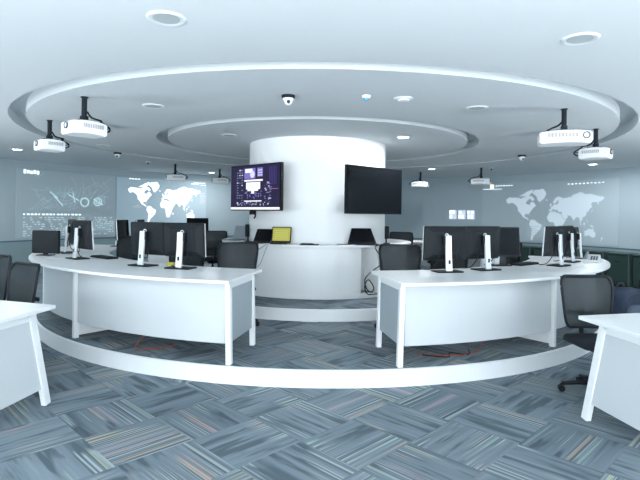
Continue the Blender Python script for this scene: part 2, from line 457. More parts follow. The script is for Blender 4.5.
bm = B(); cyl(bm, (0, 0, -0.008), 0.085, 0.016, 28, 0.095); obj('detector_base', bm, 'trimring', t, 0.003)
bm = B(); cyl(bm, (0, 0, -0.022), 0.050, 0.014, 24, 0.066); obj('detector_cap', bm, 'projector', t, 0.003)
for x, y, lb in ((4.0, 11.7, 'tiny white sprinkler head behind the right projectors'), (-3.9, 11.3, 'tiny white sprinkler head behind the left projectors')):
    t = thing('sprinkler_head', lb, 'sprinkler', (x, y, CEIL), 0, 'sprinkler heads')
    bm = B(); cyl(bm, (0, 0, -0.006), 0.06, 0.012, 18); obj('rosette', bm, 'trimring', t)
    bm = B(); cyl(bm, (0, 0, -0.03), 0.018, 0.04, 12, 0.012); obj('nozzle', bm, 'pole', t)

# projectors hung from the ceiling
def projector(x, y, rz, lb, grp, drop=0.25, wd=0.46, side=1, lens='front', loop=True):
    """side: +1 cable leaves to the local +x end; lens: 'front' = on the long face near the -side end, 'end' = on the short end face"""
    t = thing('ceiling_projector', lb, 'projector', (x, y, CEIL), rz, grp)
    z = -drop; dp = 0.28
    bm = B(); cyl(bm, (0, 0, -0.004), 0.036, 0.008, 16); cyl(bm, (0, 0, z / 2), 0.026, drop, 14); p = obj('mount_pole', bm, 'pole', t)
    bm = B(); box(bm, (0, 0, z + 0.02), (0.06, 0.07, 0.05)); box(bm, (0, 0, z - 0.008), (0.17, 0.14, 0.012)); obj('mount_bracket', bm, 'pole', t, 0.004)
    h = 0.125
    bm = B()
    out = []
    for q in range(13):
        u = -1 + q / 6.0
        out.append((u * wd / 2, -dp / 2 + 0.020 * u * u))
    out += [(wd / 2 - 0.003, dp / 2 - 0.03), (wd / 2 - 0.03, dp / 2), (-wd / 2 + 0.03, dp / 2), (-wd / 2 + 0.003, dp / 2 - 0.03)]
    # the underside sags at the two ends, the top is crowned
    def zz(a, lo): return -0.012 * (2 * a / wd) ** 2 if lo else -0.014 * (2 * a / wd) ** 2
    loft(bm, [[(a * 0.93, b * 0.93, z - 0.018 - h + zz(a, 1)) for a, b in out], [(a, b, z - 0.03 - h * 0.72 + zz(a, 1)) for a, b in out], [(a, b, z - 0.030 + zz(a, 0)) for a, b in out], [(a * 0.93, b * 0.93, z - 0.014 + zz(a, 0)) for a, b in out]])
    body = obj('housing', bm, 'projector', t, 0.004)
    bm = B()
    for q in range(9):
        box(bm, (side * 0.03 - wd * 0.26 + q * wd * 0.065, -dp / 2 - 0.001, z - 0.068), (wd * 0.04, 0.010, 0.040))
    obj('vent_grille', bm, 'vent', t)
    if lens == 'front': LT = Matrix.Translation((-side * 0.38 * wd, -dp / 2 + 0.012, z - 0.075))
    else: LT = Matrix.Translation((-side * wd / 2, -0.02, z - 0.072)) @ Matrix.Rotation(R(-90 * side), 4, 'Z')
    bm = B(); lathe(bm, [(0.026, 0.0), (0.026, 0.012), (0.035, 0.012), (0.035, 0.0)], 20, c=(0, 0, 0), closed=True); bm.transform(LT @ Matrix.Rotation(R(90), 4, 'X')); obj('lens_ring', bm, 'lens', t)
    bm = B(); cyl(bm, (0, -0.003, 0), 0.024, 0.010, 20, axis='y'); bm.transform(LT); obj('lens_cover', bm, 'projector', t)
    bm = B(); s_ = side
    if loop:
        tube(bm, spline([(s_ * 0.02, -0.02, z + 0.09), (s_ * 0.06, -0.03, z + 0.035), (s_ * 0.16, -0.02, z + 0.018), (s_ * (wd / 2 - 0.01), -0.01, z + 0.006),
                    (s_ * (wd / 2 + 0.075), -0.02, z - 0.05), (s_ * (wd / 2 + 0.05), -0.02, z - 0.09), (s_ * (wd / 2 - 0.02), 0.0, z - 0.10)]), 0.0095, 8)
        tube(bm, spline([(s_ * (wd / 2 - 0.01), -0.03, z - 0.055), (s_ * (wd / 2 + 0.04), -0.03, z - 0.060), (s_ * (wd / 2 + 0.065), -0.02, z - 0.05)]), 0.0065, 6)
    else:
        tube(bm, spline([(s_ * 0.02, -0.03, z + 0.09), (s_ * 0.06, -0.05, z + 0.045), (s_ * 0.13, -0.05, z + 0.015), (s_ * 0.20, -0.05, z - 0.028)]), 0.0095, 8)
    obj('cable', bm, 'cable', t, smooth=True)
    return t
projector(-2.37, 5.0, R(50), 'large white projector with a round lens ring at one end, on a black ceiling pole', 'near projectors', 0.235, 0.36, 1, 'end')
projector(-3.42, 6.3, R(46), 'smaller white projector behind the one with the round lens ring, cable looped at its end', 'near projectors', 0.235, 0.30, 1, 'end')
projector(2.56, 5.27, R(-17), 'large white projector with a curved vented back above the right curved desk', 'near projectors', 0.225, 0.50, -1, 'front', False)
projector(3.53, 6.42, R(-42), 'smaller white projector with a cable loop beside a lit downlight', 'near projectors', 0.235, 0.35, -1, 'end')
projector(-3.4, 11.7, R(30), 'distant white projector hanging before the bright white world map', 'far projectors', 0.24, 0.42, 1, 'end')
projector(-2.60, 12.9, R(25), 'distant white projector hanging between the white world map and the lit television', 'far projectors', 0.22, 0.40, 1, 'end')
projector(2.60, 13.0, R(-25), 'distant white projector hanging beside the dark television', 'far projectors', 0.24, 0.42, -1, 'end')
projector(3.76, 11.7, R(-30), 'distant white projector hanging beside the yellow projected mark', 'far projectors', 0.24, 0.42, -1, 'end')

# ------------------------------------------------------------------ projected images on the curved wall
def wp(theta, z, off):
    """point on the wall: theta in degrees from straight back, + right"""
    r = WALL_R - off; return Vector((r * math.sin(R(theta)), CY + r * math.cos(R(theta)), z))
def wquad(bm, t0, t1, z0, z1, off, mi=0):
    n = max(1, int(abs(t1 - t0) / 1.5))
    for i in range(n):
        a, b = t0 + (t1 - t0) * i / n, t0 + (t1 - t0) * (i + 1) / n
        f = bm.faces.new([bm.verts.new(wp(a, z0, off)), bm.verts.new(wp(b, z0, off)), bm.verts.new(wp(b, z1, off)), bm.verts.new(wp(a, z1, off))]); f.material_index = mi
def wline(bm, p, q, wd, off, mi=0):
    (t0, z0), (t1, z1) = p, q; dx = R(t1 - t0) * WALL_R; dz = z1 - z0; l = math.hypot(dx, dz) or 1
    nx, nz = -dz / l * wd / 2, dx / l * wd / 2; nt_ = math.degrees(nx / WALL_R)
    f = bm.faces.new([bm.verts.new(wp(t0 + nt_, z0 + nz, off)), bm.verts.new(wp(t0 - nt_, z0 - nz, off)), bm.verts.new(wp(t1 - nt_, z1 - nz, off)), bm.verts.new(wp(t1 + nt_, z1 + nz, off))]); f.material_index = mi
def wring(bm, t, z, r, wd, off, a0=0, a1=360, mi=0):
    n = 28
    pts = [(t + math.degrees(r * math.cos(R(a0 + (a1 - a0) * k / n)) / WALL_R), z + r * math.sin(R(a0 + (a1 - a0) * k / n))) for k in range(n + 1)]
    for p, q in zip(pts[:-1], pts[1:]): wline(bm, p, q, wd, off, mi)

LAND = [
 [(-168,66),(-156,71),(-128,70),(-110,68),(-95,72),(-82,74),(-80,68),(-94,60),(-92,57),(-82,55),(-79,52),(-77,60),(-70,61),(-64,59),(-56,52),(-65,48),(-70,43),(-75,38),(-81,31),(-80,25),(-83,29),(-90,30),(-97,27),(-97,21),(-91,18),(-87,21),(-88,16),(-83,14),(-83,10),(-78,8),(-84,9),(-92,14),(-104,19),(-112,29),(-117,33),(-124,40),(-124,48),(-133,56),(-145,60),(-158,57),(-165,61)],
 [(-122,72),(-105,76),(-88,80),(-66,83),(-74,77),(-82,74),(-95,72)], [(-85,72),(-72,73),(-62,66),(-68,63),(-76,66)],
 [(-73,78),(-60,82),(-30,83),(-20,76),(-25,70),(-43,60),(-52,66),(-55,72)], [(-24,66),(-14,66),(-16,63),(-23,64)],
 [(-78,8),(-72,12),(-60,9),(-50,1),(-35,-6),(-39,-15),(-42,-23),(-48,-26),(-56,-35),(-62,-39),(-66,-45),(-69,-54),(-74,-50),(-73,-38),(-70,-20),(-77,-12),(-81,-5),(-79,2)],
 [(-17,15),(-16,22),(-10,30),(-5,36),(10,37),(20,32),(32,31),(37,22),(43,12),(51,12),(41,-2),(40,-15),(35,-20),(32,-28),(26,-34),(18,-34),(12,-18),(13,-8),(9,1),(5,5),(-8,5)],
 [(-9,37),(-9,43),(-2,44),(-4,48),(5,52),(9,57),(12,55),(20,55),(24,59),(22,65),(17,60),(12,58),(6,58),(5,62),(15,69),(26,71),(40,67),(45,68),(68,69),(75,73),(100,77),(115,74),(140,73),(160,70),(180,68),(178,64),(163,59),(160,53),(156,58),(142,59),(136,54),(140,48),(130,42),(127,35),(122,39),(121,31),(117,23),(108,21),(108,12),(103,10),(102,3),(98,9),(97,17),(90,22),(81,15),(77,8),(73,18),(66,25),(57,26),(55,17),(45,13),(39,21),(35,29),(36,36),(27,37),(23,37),(20,41),(13,45),(18,40),(12,42),(4,43),(0,39)],
 [(-6,50),(1,52),(-2,58),(-6,57)], [(130,32),(136,35),(141,41),(144,44),(140,36)], [(44,-16),(50,-15),(47,-25),(44,-24)],
 [(113,-22),(122,-18),(131,-12),(137,-16),(142,-11),(146,-19),(153,-27),(150,-37),(140,-38),(131,-32),(116,-35)],
 [(95,5),(100,2),(106,-5),(103,-5)], [(109,1),(117,6),(118,1),(114,-4)], [(131,-1),(141,-3),(150,-10),(138,-8)], [(106,-7),(115,-8),(114,-9)], [(120,17),(124,12),(126,7),(122,9)], [(172,-35),(178,-38),(168,-46)],
]
def miller(lat): return 1.25 * math.log(math.tan(math.pi / 4 + 0.4 * R(lat)))
def inside(p, poly):
    x, y = p; c = False; j = len(poly) - 1
    for i in range(len(poly)):
        xi, yi = poly[i]; xj, yj = poly[j]
        if (yi > y) != (yj > y) and x < (xj - xi) * (y - yi) / (yj - yi) + xi: c = not c
        j = i
    return c
LM = [[(lo, miller(la)) for lo, la in pg] for pg in LAND]
def land(pg, bm, t0, t1, z0, z1, off, nx=150, ny=84):
    y0, y1 = miller(-55), miller(83)
    for j in range(ny):
        yy = y0 + (y1 - y0) * (j + 0.5) / ny
        run = None
        for i in range(nx + 1):
            lo = -170 + 350 * (i + 0.5) / nx
            ins = i < nx and inside((lo, yy), pg)
            if ins and run is None: run = i
            if run is not None and (not ins or i - run >= 12):
                wquad(bm, t0 + (t1 - t0) * run / nx, t0 + (t1 - t0) * i / nx, z0 + (z1 - z0) * j / ny, z0 + (z1 - z0) * (j + 1) / ny, off)
                run = i if ins else None
def continents(parent, material, *a):
    for pg in LM:
        bm = B(); land(pg, bm, *a)
        if not bm.faces: bm.free(); continue
        bmesh.ops.remove_doubles(bm, verts=bm.verts[:], dist=1e-4); obj('landmass', bm, material, parent, world=True)
def backdrop(parent, name, t0, t1, z0, z1, material):
    bm = B(); n = 16
    rings = []
    for i in range(n + 1):
        a = t0 + (t1 - t0) * i / n; rings.append([wp(a, z0, 0.002), wp(a, z1, 0.002), wp(a, z1, 0.012), wp(a, z0, 0.012)])
    loft(bm, rings); return obj(name, bm, material, parent, world=True)
def proj_thing(name, lb, tm):
    p = wp(tm, 0.9, 0.0); return thing(name, lb, 'projection', p, 0, 'projected images on the curved wall')
def glow(name, base, e, s): return mat(name, (0.43, 0.515, 0.555), 0.85, emit=e, estr=s)
def pj(name, e, s): return mat(name, (0.43, 0.515, 0.555), 0.85, emit=e, estr=s)

t = proj_thing('projected_world_map', 'bright white projected world map on the wall beside the lit television', -37)
backdrop(t, 'projected_field', -47.5, -27.5, 0.90, 2.42, glow('projection_blue', (0.60, 0.66, 0.70), (0.45, 0.75, 1.0), 0.10))
continents(t, pj('map_white', (0.94, 0.98, 1.0), 0.95), -45.2, -28.9, 1.17, 2.34, 0.016)
bm = B()
for k in range(4): wquad(bm, -44.9 + k * 0.62, -44.4 + k * 0.62, 2.385, 2.41, 0.016)
for k, (a, b, z) in enumerate(((-30.5, -27.8, 2.36), (-31.0, -29.2, 2.33), (-28.8, -27.6, 2.30))): wquad(bm, a, b, z, z + 0.02, 0.016)
obj('caption', bm, pj('caption_white', (0.9, 0.98, 1.0), 1.0), t, world=True)['kind'] = 'stuff'
bm = B()
for k in range(7): wquad(bm, -29.0, -28.0 + random.uniform(-0.2, 0.9), 2.06 - k * 0.05, 2.08 - k * 0.05, 0.016)
obj('side_list', bm, pj('caption_pink', (0.95, 0.55, 0.60), 0.3), t, world=True)['kind'] = 'stuff'
bm = B(); wquad(bm, -44.2, -42.2, 1.62, 1.635, 0.016); wquad(bm, -43.6, -42.6, 1.66, 1.675, 0.016); obj('side_note', bm, pj('caption_yellow', (0.95, 0.85, 0.5), 0.3), t, world=True)

t = proj_thing('projected_world_map', 'pale lilac projected world map on the wall beside the dark cabinets', 53)
backdrop(t, 'projected_field', 38.5, 66.5, 0.84, 2.40, glow('projection_lilac', (0.60, 0.65, 0.70), (0.50, 0.80, 1.0), 0.012))
continents(t, pj('map_lilac', (0.68, 0.80, 0.92), 0.32), 43.6, 63.8, 0.84, 2.22, 0.016)
bm = B(); wquad(bm, 40.2, 41.0, 2.27, 2.38, 0.016); obj('yellow_mark', bm, pj('caption_bright_yellow', (1.0, 0.92, 0.55), 1.2), t, world=True)
bm = B(); wquad(bm, 38.6, 42.8, 2.245, 2.258, 0.016)
for k in range(7): wquad(bm, 41.4 + k * 0.55, 41.8 + k * 0.55, 2.33, 2.35, 0.016)
for k in range(10): wquad(bm, 56.6 + k * 0.75, 57.0 + k * 0.75, 2.30 + random.uniform(0, 0.015), 2.33, 0.016)
obj('caption', bm, pj('caption_white_2', (0.9, 0.97, 1.0), 1.0), t, world=True)['kind'] = 'stuff'
bm = B()
for k in range(6): wquad(bm, 48.2, 50.6 + random.uniform(-0.5, 0.5), 0.98 + k * 0.05, 0.995 + k * 0.05, 0.018)
obj('side_list', bm, pj('caption_pink_2', (0.80, 0.75, 0.80), 0.10), t, world=True)['kind'] = 'stuff'

t = proj_thing('projected_network_diagram', 'projected network diagram of fine cyan lines and rings with a data table below', -56)
backdrop(t, 'projected_field', -67.5, -47.8, 0.86, 2.45, glow('projection_grey', (0.60, 0.65, 0.67), (0.5, 0.75, 0.85), 0.015))
bm = B()
for k in range(5): wquad(bm, -66.2 + k * 0.62, -65.72 + k * 0.62, 2.335 + (k % 2) * 0.01, 2.43 - (k % 3) * 0.012, 0.016)
for k in range(16): wquad(bm, -66.2 + k * 0.72, -65.7 + k * 0.72 if k % 4 else -65.9 + k * 0.72, 1.385, 1.42, 0.016)
obj('caption', bm, pj('caption_white_3', (0.86, 0.98, 1.0), 0.95), t, world=True)['kind'] = 'stuff'
bm = B()
for k in range(60):
    a = random.uniform(-64.5, -50); z = random.uniform(1.55, 2.32); b = a + random.uniform(-2.6, 2.6); z2 = min(2.4, max(1.5, z + random.uniform(-0.28, 0.28)))
    wline(bm, (a, z), (b, z2), 0.010, 0.016)
for k in range(5): wring(bm, -58.2, 2.05, 0.14 + 0.085 * k, 0.009, 0.016, 180 + 25 * k, 330 + 12 * k)
obj('network_lines', bm, pj('line_cyan', (0.55, 0.80, 0.86), 0.22), t, world=True)['kind'] = 'stuff'
bm = B(); wring(bm, -54.2, 1.72, 0.105, 0.035, 0.016); wring(bm, -51.5, 1.74, 0.10, 0.026, 0.016); wring(bm, -51.5, 1.74, 0.055, 0.018, 0.016)
for a, z, b, z2 in ((-61.2, 1.95, -59.6, 1.80), (-60.4, 1.86, -58.6, 1.62), (-57.6, 1.90, -55.4, 1.76), (-56.6, 1.95, -56.2, 1.70), (-52.4, 1.80, -50.4, 1.66)): wline(bm, (a, z), (b, z2), 0.024, 0.016)
obj('network_nodes', bm, pj('node_cyan', (0.66, 0.96, 1.0), 0.42), t, world=True)['kind'] = 'stuff'
bm = B()
for r_ in range(9):
    a = -66.2
    while a < -48.4:
        l = random.uniform(0.25, 0.7)
        if random.random() < 0.62: wquad(bm, a, a + l, 0.90 + r_ * 0.052, 0.922 + r_ * 0.052, 0.016)
        a += l + random.uniform(0.15, 0.5)
obj('data_table', bm, pj('table_white', (0.72, 0.92, 0.96), 0.40), t, world=True)['kind'] = 'stuff'
bm = B()
for k in range(26): wquad(bm, -57.4 + k * 0.36, -57.3 + k * 0.36, 1.0, 1.15 + 0.2 * random.random(), 0.018)
obj('bar_chart', bm, pj('bar_cyan', (0.58, 0.88, 0.96), 0.28), t, world=True)['kind'] = 'stuff'

t = proj_thing('projected_tile_panel', 'small group of three white projected blocks on the far wall beside the column', 34)
blk_m = pj('block_lilac', (0.74, 0.82, 1.0), 0.45)
for k, a in enumerate((31.0, 33.05, 35.1)):
    bm = B(); wquad(bm, a, a + 1.7, 1.40, 1.66, 0.012); obj('block', bm, blk_m, t, world=True)
bm = B(); wquad(bm, 31.1, 32.2, 1.56, 1.65, 0.016)
for a in (31.2, 33.2, 33.9, 35.3, 36.0): wquad(bm, a, a + 0.4, 1.43, 1.52, 0.016)
for a in (33.3, 35.2, 36.1): wquad(bm, a, a + 0.45, 1.57, 1.63, 0.016)
obj('block_text', bm, pj('block_white', (0.97, 0.99, 1.0), 1.2), t, world=True)['kind'] = 'stuff'

# ------------------------------------------------------------------ low cabinets along the right wall
for k in range(7):
    th = 49 + k * 5.2
    c = Vector((6.98 * math.sin(R(th)), CY + 6.98 * math.cos(R(th)), 0))
    t = thing('low_cabinet', 'low dark green cabinet in the row under the pale projected map', 'cabinet', c, -R(th), 'low cabinets along the wall')
    bm = B(); box(bm, (0, 0.06, 0.37), (0.52, 0.38, 0.66)); obj('body', bm, 'green', t, 0.006)
    bm = B(); box(bm, (0, 0.05, 0.725), (0.565, 0.42, 0.03)); obj('top', bm, 'greenedge', t, 0.004)
    bm = B(); box(bm, (0.272, 0.04, 0.36), (0.022, 0.42, 0.70)); obj('side_board', bm, 'greenedge', t, 0.003)
    bm = B(); box(bm, (0, -0.14, 0.40), (0.50, 0.02, 0.54)); d = obj('door', bm, 'green', t, 0.004)
    bm = B(); box(bm, (0, -0.155, 0.55), (0.16, 0.012, 0.014)); obj('handle', bm, 'black', d)
    bm = B(); box(bm, (0, 0.02, 0.03), (0.50, 0.32, 0.06)); obj('plinth', bm, 'black', t)

# ------------------------------------------------------------------ counter around the column
t = thing('round_counter', 'white round counter wrapped around the foot of the column', 'counter', (0, CY, H2))
ZC = 1.05
def full_ring(bm, r0, r1, z0, z1, n=96): lathe(bm, [(r0, z0), (r1, z0), (r1, z1), (r0, z1)], n, closed=True)
SHIFT = Matrix.Translation((-0.05, 0, 0))
bm = B(); full_ring(bm, 1.135, 1.56, ZC - 0.03, ZC); bm.transform(SHIFT); obj('counter_top', bm, 'white', t, 0.004, world=True)
for a0, a1 in ((-39.6, 25.4), (37, 88), (94, 146), (152, 204), (210, 262), (268, 309)):
    bm = B(); arc(bm, 1.46, 1.49, a0, a1, H2 + 0.06, ZC - 0.032, 20); bm.transform(SHIFT); obj('front_panel', bm, 'white', t, world=True)
bm = B(); full_ring(bm, 1.38, 1.50, H2 + 0.001, H2 + 0.06); bm.transform(SHIFT); obj('base_ring', bm, 'white', t, world=True)
for a in (25.0, 37.5, -39.3, -50.5):
    bm = B(); arc(bm, 1.14, 1.455, a - 0.6, a + 0.6, H2 + 0.061, ZC - 0.032, 1); bm.transform(SHIFT); obj('side_panel', bm, 'white', t, world=True)
bm = B(); arc(bm, 1.19, 1.21, 25.7, 36.8, H2 + 0.061, ZC - 0.032, 4); bm.transform(SHIFT); obj('back_panel', bm, 'white', t, world=True)
bm = B(); arc(bm, 1.19, 1.21, -49.8, -40, H2 + 0.061, ZC - 0.032, 4); bm.transform(SHIFT); obj('back_panel', bm, 'white', t, world=True)

# ------------------------------------------------------------------ televisions on the column
def tv(x, y, z, az, lb, dash):
    t = thing('wall_television', lb, 'television', (x, y, z), R(az), 'televisions on the column')
    W_, H_ = 1.15, 0.685
    bm = B(); prism(bm, rrect(W_, H_, 0.008, 2), -0.025, 0.02); bm.transform(Matrix.Rotation(R(90), 4, 'X')); obj('casing', bm, 'black', t, 0.003)
    bm = B(); box(bm, (0, 0.045, 0), (0.8, 0.05, 0.45)); obj('back_housing', bm, 'black', t, 0.01)
    bm = B(); box(bm, (0, -0.0265, 0.006), (W_ - 0.03, 0.004, H_ - 0.035)); s = obj('screen', bm, mat('television_glass', (0.005, 0.006, 0.008), 0.10, spec=0.2) , t)
    bm = B(); box(bm, (0, 0.085, 0), (0.35, 0.03, 0.30)); box(bm, (0, 0.14, 0), (0.10, 0.14, 0.12)); obj('wall_bracket', bm, 'pole', t)
    if dash: bm = B(); box(bm, (-0.1, 0.03, -H_ / 2 - 0.03), (0.10, 0.05, 0.06)); tube(bm, spline([(-0.06, 0.03, -H_ / 2), (-0.04, 0.03, -H_ / 2 - 0.08), (-0.09, 0.05, -H_ / 2 - 0.11)]), 0.012); obj('sensor_box', bm, 'black', t)
    if dash:
        cols = [(0.035, 0.025, 0.105), (0.30, 0.24, 0.85), (0.92, 0.95, 1.0), (0.28, 0.34, 0.62), (0.10, 0.06, 0.36), (0.75, 0.78, 1.0), (0.55, 0.25, 0.62)]
        ms = [emis('dashboard_%d' % k, c, s_) for k, (c, s_) in enumerate(zip(cols, (0.40, 0.6, 0.95, 0.5, 0.6, 0.8, 0.5)))]
        bm = B()
        def q(x0, y0, x1, y1, mi, lay=0):
            X = lambda u: -0.56 + 1.12 * u
            Z = lambda v: -0.326 + 0.652 * v
            yy = -0.030 - 0.0006 * lay
            f = bm.faces.new([bm.verts.new((X(x0), yy, Z(y0))), bm.verts.new((X(x1), yy, Z(y0))), bm.verts.new((X(x1), yy, Z(y1))), bm.verts.new((X(x0), yy, Z(y1)))]); f.material_index = mi
        q(0, 0, 1, 1, 0); q(0, 0, 1, 0.052, 2, 1)
        rg = random.Random(5)
        for k in range(14):
            for c_ in range(3):
                if rg.random() < 0.75: q(0.13 + 0.05 * c_, 0.14 + k * 0.058, 0.13 + 0.05 * c_ + rg.uniform(0.02, 0.042), 0.165 + k * 0.058, rg.choice((3, 3, 5)), 1)
        q(0.29, 0.70, 0.52, 0.94, 1, 1); q(0.31, 0.84, 0.46, 0.93, 2, 2); q(0.56, 0.74, 0.67, 0.94, 1, 1)
        for a in range(3):
            for b in range(3): q(0.575 + a * 0.03, 0.76 + b * 0.055, 0.595 + a * 0.03, 0.79 + b * 0.055, 5, 2)
        for k in range(12):                    # bright round globe on the dashboard
            a0, a1 = R(30 * k), R(30 * k + 30); X = lambda u: -0.56 + 1.12 * u; Z = lambda v: -0.326 + 0.652 * v
            f = bm.faces.new([bm.verts.new((X(0.46), -0.0322, Z(0.80))), bm.verts.new((X(0.46) + 0.055 * math.cos(a0), -0.0322, Z(0.80) + 0.055 * math.sin(a0))), bm.verts.new((X(0.46) + 0.055 * math.cos(a1), -0.0322, Z(0.80) + 0.055 * math.sin(a1)))]); f.material_index = 5
        q(0.29, 0.64, 0.67, 0.68, 2, 1); q(0.33, 0.46, 0.62, 0.62, 2, 1); q(0.36, 0.42, 0.58, 0.47, 2, 1); q(0.44, 0.36, 0.50, 0.42, 2, 1)
        for k in range(26): q(0.30 + 0.37 * rg.random(), 0.26 + 0.14 * rg.random(), 0, 0, 3, 1) if False else None
        for k in range(30):
            x0, y0 = rg.uniform(0.29, 0.64), rg.uniform(0.24, 0.40); q(x0, y0, x0 + 0.02, y0 + 0.03, rg.choice((3, 3, 1, 4)), 1)
        q(0.29, 0.18, 0.65, 0.205, 2, 2)
        for k in range(40):
            x0, y0 = rg.uniform(0.14, 0.80), rg.uniform(0.09, 0.16); q(x0, y0, x0 + 0.015, y0 + 0.018, rg.choice((3, 5)), 1)
        for k in range(34):
            x0, y0 = rg.uniform(0.69, 0.82), rg.uniform(0.18, 0.62); q(x0, y0, x0 + 0.03, y0 + 0.02, rg.choice((3, 3, 5, 4)), 1)
        for k in range(5): q(0.80 + 0.03 * k, 0.55, 0.81 + 0.03 * k, 0.95, 4, 1)
        q(0.80, 0.45, 0.97, 0.465, 6, 2)
        obj('dashboard_image', bm, ms, s)
    return t
tv(-0.955, 7.40, 1.865, -43, 'large lit television with a purple dashboard on the white column', True)
tv(0.79, 7.28, 1.835, 40, 'large dark switched-off television on the white column', False)

# ------------------------------------------------------------------ curved desks
def curved_desk(s, a0, aseam, a1, lb):
    am = (a0 + a1) / 2
    root = thing('curved_desk', lb, 'desk', pol(3.75, s * am, H1), 0, 'long curved desks on the platform')
    A = lambda a: s * a
    zt = H1 + 0.75
    bm = B(); arc(bm, 3.26, 4.225, A(a0 - 0.4), A(a1), zt - 0.028, zt, 48)
    if True:   # rounded far end
        pass
    obj('tabletop', bm, 'white', root, 0.004, world=True)
    bm = B(); arc(bm, 3.34, 4.10, A(a0 + 0.4), A(a1 - 0.4), zt - 0.043, zt - 0.029, 48); obj('shadow_gap', bm, 'edge', root, world=True)
    for u0, u1 in ((a0 + 0.9, aseam - 0.5), (aseam + 0.5, (aseam + a1) / 2 - 0.3), ((aseam + a1) / 2 + 0.3, a1 - 0.8)):
        bm = B(); arc(bm, 4.035, 4.055, A(u0), A(u1), H1 + 0.17, zt - 0.045, 20); obj('front_panel', bm, 'panel', root, world=True)
    # end frame facing the aisle: two splayed legs, top rail, infill panel
    f_t, f_b = pol(4.04, A(a0 + 0.6), zt - 0.044), pol(4.09, A(a0 + 0.1), H1 + 0.001)
    b_t, b_b = pol(3.42, A(a0 + 0.6), zt - 0.044), pol(3.42, A(a0 + 0.3), H1 + 0.001)
    def leg(p_t, p_b, nm='leg', w_=0.058):
        rd = Vector((math.sin(R(A(a0))), -math.cos(R(A(a0))), 0)); tg = Vector((math.cos(R(A(a0))), math.sin(R(A(a0))), 0))
        bm = B(); h = w_ / 2
        loft(bm, [[p + rd * x * h + tg * y * h * 0.8 for x, y in ((-1, -1), (1, -1), (1, 1), (-1, 1))] for p in (p_b, p_t)])
        obj(nm, bm, 'leg', root, 0.004, world=True)
    leg(f_t, f_b); leg(b_t, b_b)
    bm = B(); arc(bm, 3.45, 4.01, A(a0 + 0.3), A(a0 + 0.9), zt - 0.09, zt - 0.045, 1); obj('top_rail', bm, 'leg', root, world=True)
    bm = B()
    pr, tg = [], Vector((math.cos(R(A(a0))), math.sin(R(A(a0))), 0)) * 0.009
    q = [pol(3.447, A(a0 + 0.5), zt - 0.091), pol(4.012, A(a0 + 0.5), zt - 0.091), pol(4.045, A(a0 + 0.35), H1 + 0.18), pol(3.447, A(a0 + 0.45), H1 + 0.18)]
    loft(bm, [[p - tg for p in q], [p + tg for p in q]]); obj('end_panel', bm, 'side', root, world=True)
    # supports under the seams: narrow upright and a long foot beam
    for a in (aseam, (aseam + a1) / 2, a1 - 0.6):
        bm = B(); arc(bm, 4.03, 4.085, A(a - 0.3), A(a + 0.3), H1 + 0.001, zt - 0.044, 1); obj('upright', bm, 'leg', root, 0.003, world=True)
        bm = B(); arc(bm, 3.40, 4.028, A(a - 0.3), A(a + 0.3), H1 + 0.03, H1 + 0.16, 1); obj('foot_beam', bm, 'leg', root, world=True)
        bm = B(); arc(bm, 3.38, 3.44, A(a - 0.4), A(a + 0.4), H1 + 0.161, zt - 0.044, 1); obj('rear_upright', bm, 'leg', root, world=True)
curved_desk(-1, 10.9, 38.9, 96, 'long curved white desk on the platform, on the lit television side')
curved_desk(1, 9.9, 36.3, 74, 'long curved white desk on the platform, on the dark television side')

